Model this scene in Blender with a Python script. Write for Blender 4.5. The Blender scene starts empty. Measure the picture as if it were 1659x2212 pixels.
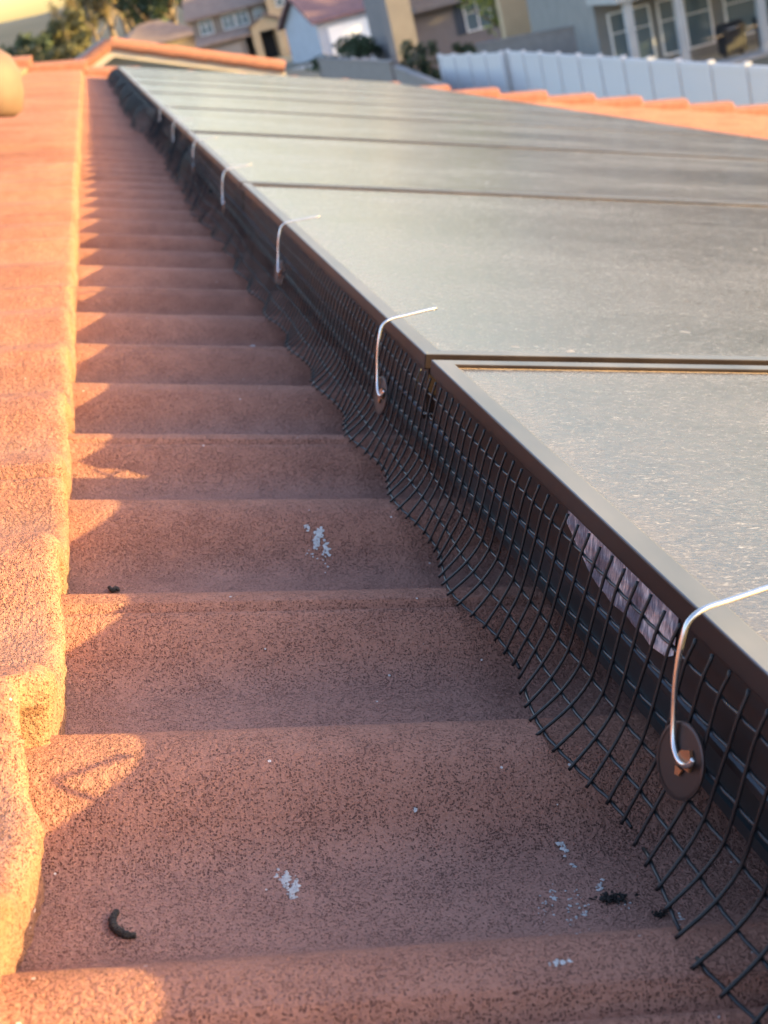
import bpy, math, random
from mathutils import Vector, Matrix, noise
R=math.radians; PI=math.pi
sc=bpy.context.scene
TH=R(17.0)                      # roof pitch; s = down the slope, e = along the eave, n = off the roof
HC=0.2335                       # lens above the tile crests
GZ=5.8                          # lens above the ground
RZ=GZ-HC*math.cos(TH)
ROOF=Matrix.Translation((0,0,RZ))@Matrix.Rotation(TH,4,'Y')
R3=ROOF.to_3x3()
def W(s,e,n): return ROOF@Vector((s,e,n))
# ------------------------------------------------------------------ camera
AX=Vector((0.97896633,-0.19538028,0.05874928)); AY=Vector((0.00500272,0.31085715,0.95044348)); AZ=Vector((-0.20396055,-0.93015825,0.30529612))
cd=bpy.data.cameras.new('camera'); cam=bpy.data.objects.new('camera',cd); sc.collection.objects.link(cam)
ax,ay,az=[(R3@a).normalized() for a in (AX,AY,AZ)]
CAM=W(0,0,HC)
M=Matrix((ax,ay,az)).transposed().to_4x4(); M.translation=CAM
cam.matrix_world=M
cd.sensor_fit='VERTICAL'; cd.sensor_height=36; cd.sensor_width=27
cd.lens=36*3077.3/2212; cd.clip_start=.02; cd.clip_end=6000
cd.dof.use_dof=True; cd.dof.focus_distance=.57; cd.dof.aperture_fstop=22.0
sc.camera=cam
# ------------------------------------------------------------------ world, sun, exposure
SUN=(R3@Vector((2.37,-.75,1.0))).normalized()
el=math.asin(SUN.z); azm=math.atan2(SUN.x,SUN.y)
w=bpy.data.worlds.new("World"); sc.world=w; w.use_nodes=True
nt=w.node_tree; nt.nodes.clear()
sky=nt.nodes.new('ShaderNodeTexSky'); sky.sky_type='NISHITA'; sky.sun_disc=False
sky.sun_elevation=el; sky.sun_rotation=azm; sky.air_density=1.0; sky.dust_density=1.9; sky.ozone_density=1.2
bg=nt.nodes.new('ShaderNodeBackground'); bg.inputs[1].default_value=.15
wo=nt.nodes.new('ShaderNodeOutputWorld'); wb=nt.nodes.new('ShaderNodeMix'); wb.data_type='RGBA'; wb.blend_type='MULTIPLY'; wb.inputs[0].default_value=1; wb.inputs[7].default_value=(1.0,.965,1.14,1)
nt.links.new(sky.outputs[0],wb.inputs[6]); nt.links.new(wb.outputs[2],bg.inputs[0]); nt.links.new(bg.outputs[0],wo.inputs[0])
sl=bpy.data.lights.new('sun','SUN'); sl.energy=2.35; sl.angle=R(.5); sl.color=(1.0,.72,.27)
so=bpy.data.objects.new('sun',sl); sc.collection.objects.link(so); so.rotation_euler=SUN.to_track_quat('Z','Y').to_euler(); so.location=(20,-8,12)
sc.view_settings.view_transform='Standard'; sc.view_settings.look='None'; sc.view_settings.gamma=1; sc.view_settings.exposure=2.88
# ------------------------------------------------------------------ pixel helpers (photo at 1659 x 2212): where a thing stands
def ray(x,y): return ax*(x-829.5)+ay*(1106-y)-az*3077.3
def G(x,y,z=0.0):
    d=ray(x,y); return CAM+d*((z-CAM.z)/d.z)
def PY(x,y,Y):
    d=ray(x,y); return CAM+d*((Y-CAM.y)/d.y)
def onroof(x,y,n):
    d=Vector((ray(x,y).dot(R3@Vector(v)) for v in ((1,0,0),(0,1,0),(0,0,1)))); k=(n-HC)/d.z
    return d.x*k,d.y*k
# ------------------------------------------------------------------ object helpers
def link(o): sc.collection.objects.link(o); return o
def thing(name,label,cat,loc=None,rz=0,group=None,roof=None):
    o=link(bpy.data.objects.new(name,None)); o.empty_display_size=.1
    if roof is not None:
        o.location=W(*roof); o.rotation_euler=(0,TH,0)
    else:
        o.location=loc; o.rotation_euler=(0,0,rz)
    o['label']=label; o['category']=cat
    if group: o['group']=group
    return o
class MB:
    def __init__(s): s.v=[]; s.f=[]; s.sm=[]
    def add(s,vs,fs,smooth=False):
        b=len(s.v); s.v+= [tuple(v) for v in vs]; s.f+=[tuple(b+i for i in f) for f in fs]; s.sm+=[smooth]*len(fs)
    def box(s,x0,x1,y0,y1,z0,z1):
        s.add([(x0,y0,z0),(x1,y0,z0),(x1,y1,z0),(x0,y1,z0),(x0,y0,z1),(x1,y0,z1),(x1,y1,z1),(x0,y1,z1)],
              [(0,3,2,1),(4,5,6,7),(0,1,5,4),(1,2,6,5),(2,3,7,6),(3,0,4,7)])
    def prism(s,poly,a,b,axis='y'):   # polygon in x,z extruded in y from a to b
        n=len(poly)
        if axis=='y': vs=[(x,a,z) for x,z in poly]+[(x,b,z) for x,z in poly]
        elif axis=='x': vs=[(a,x,z) for x,z in poly]+[(b,x,z) for x,z in poly]
        else: vs=[(x,z,a) for x,z in poly]+[(x,z,b) for x,z in poly]
        s.add(vs,[tuple(range(n-1,-1,-1)),tuple(range(n,2*n))]+[(i,(i+1)%n,n+(i+1)%n,n+i) for i in range(n)])
    def tube(s,pts,r,k=6,cap=True):
        pts=[Vector(p) for p in pts]; rr=r if isinstance(r,(list,tuple)) else [r]*len(pts)
        vs=[];fs=[]; up=None
        for i,p in enumerate(pts):
            t=(pts[min(i+1,len(pts)-1)]-pts[max(i-1,0)]).normalized()
            if up is None: up=t.orthogonal().normalized()
            up=(up-t*up.dot(t)); up=up.normalized() if up.length>1e-6 else t.orthogonal().normalized()
            q=t.cross(up)
            for j in range(k):
                a=2*PI*j/k; vs.append(p+(up*math.cos(a)+q*math.sin(a))*rr[i])
        for i in range(len(pts)-1):
            for j in range(k):
                fs.append((i*k+j,i*k+(j+1)%k,(i+1)*k+(j+1)%k,(i+1)*k+j))
        if cap: fs+=[tuple(range(k-1,-1,-1)),tuple(range((len(pts)-1)*k,len(pts)*k))]
        s.add(vs,fs,True)
    def grid(s,P,smooth=True):
        n=len(P);m=len(P[0]); s.add([p for r in P for p in r],[(i*m+j,(i+1)*m+j,(i+1)*m+j+1,i*m+j+1) for i in range(n-1) for j in range(m-1)],smooth)
    def lathe(s,prof,c=(0,0,0),k=24):   # profile (r,z)
        P=[]
        for r,z in prof: P.append([(c[0]+r*math.cos(2*PI*j/k),c[1]+r*math.sin(2*PI*j/k),c[2]+z) for j in range(k+1)])
        s.grid(P)
    def build(s,name,mat,parent=None,kind=None,label=None,bevel=0):
        me=bpy.data.meshes.new(name); me.from_pydata(s.v,[],s.f); me.polygons.foreach_set('use_smooth',s.sm)
        me.materials.append(mat); me.update()
        o=link(bpy.data.objects.new(name,me))
        if parent: o.parent=parent
        if kind: o['kind']=kind
        if label: o['label']=label
        if bevel:
            b=o.modifiers.new('b','BEVEL'); b.width=bevel; b.segments=2; b.limit_method='ANGLE'
        return o
def tag(o,label,cat,group=None):
    o['label']=label; o['category']=cat
    if group: o['group']=group
    return o
# ------------------------------------------------------------------ material helpers
def mat(name,col=(.5,.5,.5),rough=.7,metal=0,spec=None):
    m=bpy.data.materials.new(name); m.use_nodes=True; b=m.node_tree.nodes['Principled BSDF']
    b.inputs['Base Color'].default_value=(*col,1); b.inputs['Roughness'].default_value=rough; b.inputs['Metallic'].default_value=metal
    if spec is not None: b.inputs['Specular IOR Level'].default_value=spec
    return m,m.node_tree,b
def N(t,ty,**kw):
    n=t.nodes.new(ty)
    for k,v in kw.items():
        if k in ('i',):
            for a,b in v.items(): n.inputs[a].default_value=b
        else: setattr(n,k,v)
    return n
def ramp(t,fac,stops):
    r=N(t,'ShaderNodeValToRGB'); e=r.color_ramp.elements
    while len(e)<len(stops): e.new(.5)
    for q,(p,c) in zip(e,stops): q.position=p; q.color=c if len(c)==4 else (*c,1)
    t.links.new(fac,r.inputs[0]); return r
def mixc(t,f,a,b,bt='MIX'):
    m=N(t,'ShaderNodeMix',data_type='RGBA',blend_type=bt)
    for s,v in ((0,f),(6,a),(7,b)):
        if hasattr(v,'is_linked'): t.links.new(v,m.inputs[s])
        elif isinstance(v,(int,float)): m.inputs[s].default_value=v
        else: m.inputs[s].default_value=(*v,1)
    return m.outputs[2]
def mth(t,op,a,b=None,c=None):
    m=N(t,'ShaderNodeMath',operation=op)
    for i,v in enumerate((a,b,c)):
        if v is None: continue
        if hasattr(v,'is_linked'): t.links.new(v,m.inputs[i])
        else: m.inputs[i].default_value=v
    return m.outputs[0]
def noisy(name,c1,c2,scale=5,rough=.8,bump=0,bscale=None,detail=5,metal=0,stretch=None):
    m,t,b=mat(name,c1,rough,metal); tc=N(t,'ShaderNodeTexCoord'); src=tc.outputs['Object']
    if stretch:
        mp=N(t,'ShaderNodeMapping'); mp.inputs['Scale'].default_value=stretch; t.links.new(src,mp.inputs[0]); src=mp.outputs[0]
    n=N(t,'ShaderNodeTexNoise',i={'Scale':scale,'Detail':detail}); t.links.new(src,n.inputs['Vector'])
    r=ramp(t,n.outputs[0],[(.3,c1),(.7,c2)]); t.links.new(r.outputs[0],b.inputs['Base Color'])
    if bump:
        n2=N(t,'ShaderNodeTexNoise',i={'Scale':bscale or scale*4,'Detail':6}); t.links.new(src,n2.inputs['Vector'])
        bp=N(t,'ShaderNodeBump',i={'Strength':bump,'Distance':.02}); t.links.new(n2.outputs[0],bp.inputs['Height']); t.links.new(bp.outputs[0],b.inputs['Normal'])
    return m
# ------------------------------------------------------------------ roof tile profile
P=.1385; E0=.3130; DEP=.0225; U0=.053; ST=.0276; CS=.3375; SE=-.0108
def prof(e):
    u=(e-E0)%P
    if u>P/2: u-=P
    u=abs(u)
    return -DEP*((1-math.cos(PI*min(u,U0)/U0))/2)**1.3
def course_off(j,s):
    s0=SE+CS*j; t=(s-s0)/CS
    if j==0: return 0.0
    if j<0: return ST*t
    return -ST+ST*t
def joint(e,par,w=.0026,d=.003):   # groove near every second crest
    k=round((e-E0)/P)
    for kk in (k-1,k,k+1):
        if kk%2==par:
            ej=E0+kk*P+(-.0185 if par else -.0135 if kk==0 else -.0085)
            x=abs(e-ej)
            if x<w*2: return d*max(0,1-(x/(w*1.6))**2)*( .35 if kk not in (0,1,2,3,4) else 1)*(2.6 if par and kk in (1,3) else 2.2 if kk==0 and not par else 1.4 if kk in (2,4) and not par else 1)
    return 0.0
def nz(x,y,z,f): return noise.noise(Vector((x*f,y*f,z*f)))
# tile material: rough-cast terracotta concrete, open pores, dust lying in the pans
def tile_mat():
    m,t,b=mat('terracotta_tile',(.3,.12,.08),.92,0,.25)
    tc=N(t,'ShaderNodeTexCoord'); co=tc.outputs['Object']
    wob=N(t,'ShaderNodeTexNoise',i={'Scale':500,'Detail':2}); t.links.new(co,wob.inputs['Vector'])
    wv=N(t,'ShaderNodeVectorMath',operation='SCALE',i={'Scale':.0010}); t.links.new(wob.outputs['Color'],wv.inputs[0])
    wa=N(t,'ShaderNodeVectorMath',operation='ADD'); t.links.new(co,wa.inputs[0]); t.links.new(wv.outputs[0],wa.inputs[1]); cw=wa.outputs[0]
    big=N(t,'ShaderNodeTexNoise',i={'Scale':9,'Detail':4}); t.links.new(co,big.inputs['Vector'])
    mid=N(t,'ShaderNodeTexNoise',i={'Scale':60,'Detail':4}); t.links.new(co,mid.inputs['Vector'])
    fine=N(t,'ShaderNodeTexNoise',i={'Scale':700,'Detail':3,'Roughness':.7}); t.links.new(co,fine.inputs['Vector'])
    por=N(t,'ShaderNodeTexVoronoi',i={'Scale':1350}); t.links.new(cw,por.inputs['Vector'])
    psel=N(t,'ShaderNodeSeparateColor'); t.links.new(por.outputs['Color'],psel.inputs[0])
    por2=N(t,'ShaderNodeTexVoronoi',i={'Scale':860}); t.links.new(cw,por2.inputs['Vector'])
    base=ramp(t,big.outputs[0],[(.3,(.35,.145,.092)),(.55,(.40,.176,.113)),(.75,(.45,.208,.138))]).outputs[0]
    base=mixc(t,.5,base,ramp(t,mid.outputs[0],[(.3,(.33,.143,.093)),(.7,(.45,.208,.135))]).outputs[0])
    at=N(t,'ShaderNodeAttribute',attribute_name='dust')
    base=mixc(t,mth(t,'MULTIPLY',at.outputs['Fac'],mth(t,'ADD',mth(t,'MULTIPLY',big.outputs[0],.5),.2)),base,(.34,.22,.185))
    yl=N(t,'ShaderNodeAttribute',attribute_name='lip_sun')
    base=mixc(t,mth(t,'MULTIPLY',yl.outputs['Fac'],.75),base,(.29,.185,.085))  # yellow of direct sun on the tile lips, painted into the base colour
    # pores: where the por noise dips low; density varies
    dens=mth(t,'MULTIPLY',mth(t,'SUBTRACT',mid.outputs[0],.5),-1.1)
    pm=N(t,'ShaderNodeMapRange',i={'From Min':.20,'From Max':.46,'To Min':1,'To Max':0}); t.links.new(por.outputs['Distance'],pm.inputs[0])
    pore=mth(t,'MULTIPLY',pm.outputs[0],mth(t,'GREATER_THAN',mth(t,'ADD',psel.outputs[0],dens),.50))
    pv=N(t,'ShaderNodeMapRange',i={'From Min':.14,'From Max':.34,'To Min':1,'To Max':0}); t.links.new(por2.outputs['Distance'],pv.inputs[0])
    sel=N(t,'ShaderNodeSeparateColor'); t.links.new(por2.outputs['Color'],sel.inputs[0])
    pv2=mth(t,'MULTIPLY',pv.outputs[0],mth(t,'GREATER_THAN',mth(t,'ADD',sel.outputs[0],mth(t,'MULTIPLY',mth(t,'SUBTRACT',mid.outputs[0],.5),-1.1)),.60))
    pall=mth(t,'MAXIMUM',pore,pv2)
    base=mixc(t,mth(t,'MULTIPLY',pall,.86),base,(.022,.010,.008))
    base=mixc(t,.35,base,ramp(t,fine.outputs[0],[(.3,(.16,.07,.05)),(.7,(.40,.19,.14))]).outputs[0])
    st_=N(t,'ShaderNodeTexNoise',i={'Scale':3.1,'Detail':6,'Roughness':.6}); t.links.new(co,st_.inputs['Vector'])
    base=mixc(t,.75,base,ramp(t,st_.outputs[0],[(.32,(.66,.62,.62)),(.5,(.95,.95,.95)),(.7,(1.08,1.1,1.1))]).outputs[0],'MULTIPLY')
    # pale sand grains
    wh=N(t,'ShaderNodeTexVoronoi',i={'Scale':150}); t.links.new(co,wh.inputs['Vector'])
    wsep=N(t,'ShaderNodeSeparateColor'); t.links.new(wh.outputs['Color'],wsep.inputs[0])
    wm=mth(t,'MULTIPLY',mth(t,'LESS_THAN',wh.outputs['Distance'],.09),mth(t,'GREATER_THAN',wsep.outputs[1],.93))
    base=mixc(t,wm,base,(.62,.55,.5))
    t.links.new(base,b.inputs['Base Color'])
    gr=N(t,'ShaderNodeTexNoise',i={'Scale':330,'Detail':4,'Roughness':.65}); t.links.new(co,gr.inputs['Vector'])
    h=mth(t,'SUBTRACT',mth(t,'ADD',mth(t,'MULTIPLY',fine.outputs[0],.5),mth(t,'MULTIPLY',gr.outputs[0],1.5)),mth(t,'MULTIPLY',pall,.6))
    bp=N(t,'ShaderNodeBump',i={'Strength':1.0,'Distance':.0014}); t.links.new(h,bp.inputs['Height']); t.links.new(bp.outputs[0],b.inputs['Normal'])
    return m
TILE=tile_mat()
def set_attr(o,name,vals):
    a=o.data.attributes.new(name,'FLOAT','POINT'); a.data.foreach_set('value',vals)
def frange(a,b,st):
    n=max(1,int(round((b-a)/st))); return [a+(b-a)*i/n for i in range(n+1)]
DUSTV=[];LIPSUNV=[]
ES=[(.30,-.010),(.36,-.0095),(.385,-.006),(.40,-.0048),(.415,-.0082),(.4505,-.0098),(.4535,0),(9,0)]
def edge_shift(e):
    if e<=ES[0][0]: return ES[0][1]
    for a,b in zip(ES,ES[1:]):
        if e<=b[0]: return a[1]+(b[1]-a[1])*(e-a[0])/(b[0]-a[0])
    return 0
def tile_grid(mb,ss,es,j,edge=False,rough=0.0,jp=0,jg=True):
    """one stretch of a tile course; when edge is set it ends in the thick rough lower lip"""
    rows=[]; dv=[]; wv=[]
    top_end=SE+CS*(j+1)
    for e in es:
        g=joint(e,jp) if jg else 0
        m_i=math.floor((e-(E0-.012+jp*P))/(2*P)); rr_=random.Random(m_i*31+j*977+5)
        pr=prof(e)+rr_.uniform(-1,1)*(.0011 if j==0 else .0034); row=[]; tl=rr_.uniform(-1,1)
        se_sh=0.0
        if edge:
            se_sh=.0016*tl+(.0034*(prof(e)/-DEP)-.0017 if j==-1 else 0)+.0014*nz(0,e,3.1+j,14)+.0012*nz(0,e,7.7+j,60)+(0 if j!=-1 else edge_shift(e))
        for s in ss:
            n=pr+course_off(j,s)-g
            if rough: n+=rough*nz(s,e,0,120)+rough*.7*nz(s,e,5,300)
            n+=.0006*nz(s,e,2+j,8)
            row.append((s+(se_sh if edge else 0)*min(1,max(0,1-(top_end-s-.0088)/.04)),e,n)); dv.append(min(1,max(0,(-pr/DEP-.55)/.45))); wv.append(0.0)
        if edge:
            t0=course_off(j,top_end); base=pr+course_off(j+1,top_end)
            low=base-.004
            tot=(pr+t0)-low
            lst=[]
            K=12 if rough else 6
            notch=0
            if j==-1 and rough:
                for (ec,wd) in ((.612,.006),(.452-.004,.007),(.8,.006)):
                    notch=max(notch,1-abs(e-ec)/wd)
            for q in range(1,K+1):
                f=q/K; a=f*PI/2
                if f<.3: ds=.0085*math.sin(f/.3*PI/2); dn=-.0060*(1-math.cos(f/.3*PI/2))
                else: ds=.0085; dn=-.0060-(tot-.0060)*(f-.3)/.7
                s=top_end-.0085+ds+se_sh; n=pr+t0+dn-g*(1-f)
                if rough:
                    s+=.0013*nz(0,e,n+9,110)+.0009*nz(1,e,n,280)
                    if notch>0 and f>.55: s-=.012*min(1,notch*1.6)
                else: s+=.0012*nz(0,e,n+9,40)
                lst.append((s,e,n))
                dv.append(0); wv.append(min(1,max(0,(f-.05)/.3))*(.75+.4*nz(0,e,n,30)))
            # clip upper grid just short of the lip
            row=row+lst
        rows.append(row)
    mb.grid(rows); DUSTV.extend(dv); LIPSUNV.extend(wv)

# ================================================================== our house and its roof
house=thing('house','house under the camera with terracotta tiled roof carrying the solar panels','house',(0,0,0))
REND=9.72; RS=6.4; RTOP=-2.38
mb=MB()
tile_grid(mb,frange(-.04,.36,.012),frange(.12,1.45,.0022),0,rough=.00035)
tile_grid(mb,frange(-.04,.36,.1),frange(1.45,REND,.007),0)
ssl=frange(SE-CS-.03,SE-.045,.05)+frange(SE-.045,SE-.0088,.0035)[1:]
tile_grid(mb,ssl,frange(.12,1.3,.002),-1,edge=True,rough=.0007,jp=1)
tile_grid(mb,frange(SE-CS-.03,SE-.0088,.06),frange(1.3,REND,.006),-1,edge=True,jp=1)
tile_grid(mb,frange(-.04,.36,.1),frange(-1.2,.12,.01),0)
tile_grid(mb,frange(SE-CS-.03,SE-.0088,.06),frange(-1.2,.12,.01),-1,edge=True,jp=1)
for j in list(range(-7,-1))+list(range(0,18)):
    if j==0:
        # only the lower lip of the middle course
        rows=[[(SE+CS-.004,e,prof(e)),(SE+CS,e,prof(e)-.004),(SE+CS,e,prof(e)-.03)] for e in frange(-1.2,REND,.015)]
        mb.grid(rows); DUSTV.extend([0]*len(rows)*3); LIPSUNV.extend([0]*len(rows)*3); continue
    tile_grid(mb,frange(SE+CS*j-.03,SE+CS*(j+1)-.0088,.2),frange(-1.2,REND,.012),j,edge=True,jp=j%2,jg=False)
roof=mb.build('roof',TILE)
roof.parent=house; roof.matrix_local=house.matrix_basis.inverted()@ROOF if False else ROOF
set_attr(roof,'dust',DUSTV); set_attr(roof,'lip_sun',LIPSUNV)
tile_plain=noisy('terracotta_trim',(.27,.11,.07),(.36,.155,.1),30,.9,.5,200)
def sub(o,parent,mtx=None):
    o.parent=parent
    if mtx is not None: o.matrix_local=mtx
    return o
# rake tiles along the far gable end, stepping with the courses
for j in range(-6,18):
    m_=MB(); s0=SE+CS*j; s1=s0+CS+.02
    prf=lambda o:[(REND-.16,-.03),(REND-.16,.035+o),(REND-.13,.052+o),(REND-.05,.058+o),(REND+.0,.052+o),(REND+.02,.03+o),(REND+.02,-.14)]
    o0=course_off(j,s0)-.008;o1=course_off(j,s1)+.010
    A=[(s0,y,z) for y,z in prf(o0)]; B=[(s1,y,z) for y,z in prf(o1)]; k=len(A)
    m_.add(A+B,[tuple(range(k)),tuple(range(2*k-1,k-1,-1))]+[(i,k+i,k+(i+1)%k,(i+1)%k) for i in range(k)])
    sub(m_.build('rake_tile',tile_plain,bevel=.006),roof)
# ridge caps and the far slope
for i in range(28):
    m_=MB(); e0=-1.15+i*.39
    if e0+.42>REND: break
    rr=[]
    for q in range(9):
        a=PI*q/8; rr.append((math.cos(a),math.sin(a)))
    Rw=[[(RTOP+c*.125*k_,y,-.02+sn*.10*k_+dz) for c,sn in rr] for y,k_,dz in ((e0,.93,.03),(e0+.41,1.03,.045),(e0+.415,.9,.02))]
    m_.grid(Rw); sub(m_.build('ridge_cap',tile_plain),roof)
m_=MB(); c2,s2=math.cos(2*TH),math.sin(2*TH)
m_.add([(RTOP,-1.2,-.02),(RTOP,REND,-.02),(RTOP-5*c2,REND,-.02-5*s2),(RTOP-5*c2,-1.2,-.02-5*s2)],[(0,1,2,3)])
sub(m_.build('rear_slope',tile_plain),roof)
stucco=noisy('cream_stucco',(.52,.46,.36),(.58,.52,.42),40,.9,.3,200)
white=noisy('white_paint',(.72,.72,.7),(.78,.78,.76),6,.6)
m_=MB(); xr=W(RTOP,0,0); xe=W(RS-.45,0,0)
m_.prism([(xr.x-4.3,.0),(xe.x,.0),(xe.x,xe.z-.16),(xr.x,xr.z-.16),(xr.x-4.3,xr.z-1.6)],-1.1,REND-.25,'y')
m_.build('wall',stucco,house)
m_=MB(); g0=W(6.08,0,-.06)
m_.box(g0.x-.02,g0.x+.1,-1.2,REND,g0.z-.13,g0.z-.01); m_.build('gutter',white,house)
# ================================================================== solar panels
SP=.189; PT=.0717; LW=1.0222; PITCH=1.0367; E1=.7785; SL=1.65
frame_m,t,b=mat('black_anodised_frame',(.035,.028,.027),.42,.1,.22)
tc=N(t,'ShaderNodeTexCoord'); n1=N(t,'ShaderNodeTexNoise',i={'Scale':25,'Detail':5}); mp=N(t,'ShaderNodeMapping'); mp.inputs['Scale'].default_value=(1,.25,1)
t.links.new(tc.outputs['Object'],mp.inputs[0]); t.links.new(mp.outputs[0],n1.inputs['Vector'])
t.links.new(ramp(t,n1.outputs[0],[(.3,(.016,.010,.009)),(.7,(.032,.021,.018))]).outputs[0],b.inputs['Base Color'])
t.links.new(ramp(t,n1.outputs[0],[(.3,(.38,.38,.38)),(.7,(.55,.55,.55))]).outputs[0],b.inputs['Roughness'])
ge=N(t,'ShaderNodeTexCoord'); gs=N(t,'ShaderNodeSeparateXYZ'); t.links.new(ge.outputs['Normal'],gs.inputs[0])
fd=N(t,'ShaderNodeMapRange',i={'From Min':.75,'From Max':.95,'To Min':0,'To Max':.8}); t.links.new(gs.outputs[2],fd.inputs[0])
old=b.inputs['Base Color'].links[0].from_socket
dn=ramp(t,n1.outputs[0],[(.3,(.10,.115,.13)),(.7,(.19,.205,.225))]).outputs[0]  # up-facing lip: dust plus its pale sky reflection, painted into the colour
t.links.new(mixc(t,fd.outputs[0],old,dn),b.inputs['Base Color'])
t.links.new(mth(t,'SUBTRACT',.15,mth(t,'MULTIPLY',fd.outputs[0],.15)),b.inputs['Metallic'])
def glass_mat():
    m,t,b=mat('dusty_panel_glass',(.03,.032,.036),.3,0,.5)
    tc=N(t,'ShaderNodeTexCoord'); co=tc.outputs['Object']
    sep=N(t,'ShaderNodeSeparateXYZ'); t.links.new(co,sep.inputs[0])
    st=N(t,'ShaderNodeMapping'); st.inputs['Scale'].default_value=(.42,1,1); t.links.new(co,st.inputs[0])
    cr=N(t,'ShaderNodeTexNoise',i={'Scale':560,'Detail':3,'Roughness':.7,'Distortion':1.4}); t.links.new(st.outputs[0],cr.inputs['Vector'])
    wv=N(t,'ShaderNodeTexNoise',i={'Scale':110,'Detail':4,'Distortion':1.2}); t.links.new(st.outputs[0],wv.inputs['Vector'])
    big=N(t,'ShaderNodeTexNoise',i={'Scale':3.2,'Detail':5,'Roughness':.6}); t.links.new(st.outputs[0],big.inputs['Vector'])
    sw=N(t,'ShaderNodeTexNoise',i={'Scale':13,'Detail':5,'Distortion':2.0}); t.links.new(co,sw.inputs['Vector'])
    # distance to the frame, for the dust line held against it
    dx=mth(t,'MINIMUM',sep.outputs[0],mth(t,'SUBTRACT',SL,sep.outputs[0])); dy=mth(t,'MINIMUM',sep.outputs[1],mth(t,'SUBTRACT',LW,sep.outputs[1]))
    d=mth(t,'SUBTRACT',mth(t,'MINIMUM',dx,dy),.0108)
    d=mth(t,'ADD',d,mth(t,'MULTIPLY',mth(t,'SUBTRACT',wv.outputs[0],.5),.002))
    line=N(t,'ShaderNodeMapRange',i={'From Min':.0012,'From Max':.0026,'To Min':1,'To Max':0}); t.links.new(d,line.inputs[0])
    halo=N(t,'ShaderNodeMapRange',i={'From Min':0.0,'From Max':.03,'To Min':.14,'To Max':0}); t.links.new(d,halo.inputs[0])
    # dust film
    film=mth(t,'ADD',mth(t,'MULTIPLY',mth(t,'SUBTRACT',big.outputs[0],.5),.7),.23)
    film=mth(t,'ADD',film,mth(t,'MULTIPLY',mth(t,'SUBTRACT',sw.outputs[0],.5),.22))
    cm=N(t,'ShaderNodeMapRange',i={'From Min':.42,'From Max':.66,'To Min':-.12,'To Max':.3}); t.links.new(cr.outputs[0],cm.inputs[0])
    film=mth(t,'ADD',film,cm.outputs[0]); film=mth(t,'ADD',film,halo.outputs[0])
    sp=N(t,'ShaderNodeTexVoronoi',i={'Scale':30}); t.links.new(co,sp.inputs['Vector'])
    ss=N(t,'ShaderNodeSeparateColor'); t.links.new(sp.outputs['Color'],ss.inputs[0])
    spm=mth(t,'MULTIPLY',mth(t,'LESS_THAN',mth(t,'ADD',sp.outputs['Distance'],mth(t,'MULTIPLY',wv.outputs[0],.2)),.2),mth(t,'GREATER_THAN',ss.outputs[0],.88))
    film=mth(t,'ADD',film,mth(t,'MULTIPLY',spm,.5))
    fc=mth(t,'MINIMUM',mth(t,'MAXIMUM',film,.02),.95)
    col=mixc(t,fc,(.014,.015,.018),(.26,.232,.208)); col=mixc(t,line.outputs[0],col,(.50,.36,.21))
    spk=N(t,'ShaderNodeMapRange',i={'From Min':.61,'From Max':.70,'To Min':0,'To Max':.7}); t.links.new(cr.outputs[0],spk.inputs[0])
    col=mixc(t,mth(t,'MULTIPLY',spk.outputs[0],.7),col,(.46,.46,.44))
    t.links.new(col,b.inputs['Base Color'])
    rg=N(t,'ShaderNodeMapRange',i={'From Min':.1,'From Max':.8,'To Min':.13,'To Max':.42}); t.links.new(fc,rg.inputs[0]); t.links.new(rg.outputs[0],b.inputs['Roughness']); b.inputs['Specular Tint'].default_value=(.92,.77,.79,1); b.inputs['Specular IOR Level'].default_value=.44
    h=mth(t,'ADD',mth(t,'MULTIPLY',cr.outputs[0],.6),mth(t,'MULTIPLY',wv.outputs[0],.6))
    bp=N(t,'ShaderNodeBump',i={'Strength':.16,'Distance':.0008}); t.links.new(h,bp.inputs['Height']); t.links.new(bp.outputs[0],b.inputs['Normal'])
    return m
GLASS=glass_mat()
def ring(mb,a,b,x1,y1,z0,z1):   # rectangular ring: outer inset a, inner inset b
    o=[(a,a),(x1-a,a),(x1-a,y1-a),(a,y1-a)]; i=[(b,b),(x1-b,b),(x1-b,y1-b),(b,y1-b)]
    vs=[(x,y,z1) for x,y in o]+[(x,y,z1) for x,y in i]+[(x,y,z0) for x,y in o]+[(x,y,z0) for x,y in i]
    fs=[]
    for k in range(4):
        n=(k+1)%4
        fs+=[(k,n,4+n,4+k),(8+k,12+k,12+n,8+n),(k,8+k,8+n,n),(4+k,4+n,12+n,12+k)]
    mb.add(vs,fs)
fm=MB(); ring(fm,0,.0112,SL,LW,-.0088,0); fb=fm
f2=MB(); ring(f2,.0034,.0062,SL,LW,-.0355,-.0089); ring(f2,.0012,.028,SL,LW,-.0382,-.0356)
gm=MB(); gm.add([(.011,.011,-.0022),(SL-.011,.011,-.0022),(SL-.011,LW-.011,-.0022),(.011,LW-.011,-.0022),(.011,.011,-.006),(SL-.011,.011,-.006),(SL-.011,LW-.011,-.006),(.011,LW-.011,-.006)],[(0,1,2,3),(7,6,5,4)])
plab=['nearest black solar panel, its dusty corner filling the right edge beside the bare wire hook',
 'second black solar panel from the camera, with a hook wire over its near corner',
 'third black solar panel from the camera, behind the second thin dark seam',
 'fourth black solar panel from the camera, pale with dust and slightly blurred',
 'fifth black solar panel from the camera, halfway along the array',
 'sixth black solar panel from the camera, a narrow pale band',
 'seventh black solar panel from the camera, third from the far end of the array',
 'second to last solar panel before the far roof edge',
 'farthest solar panel at the end of the array by the gable end']
rng=random.Random(4)
p0=None
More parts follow.
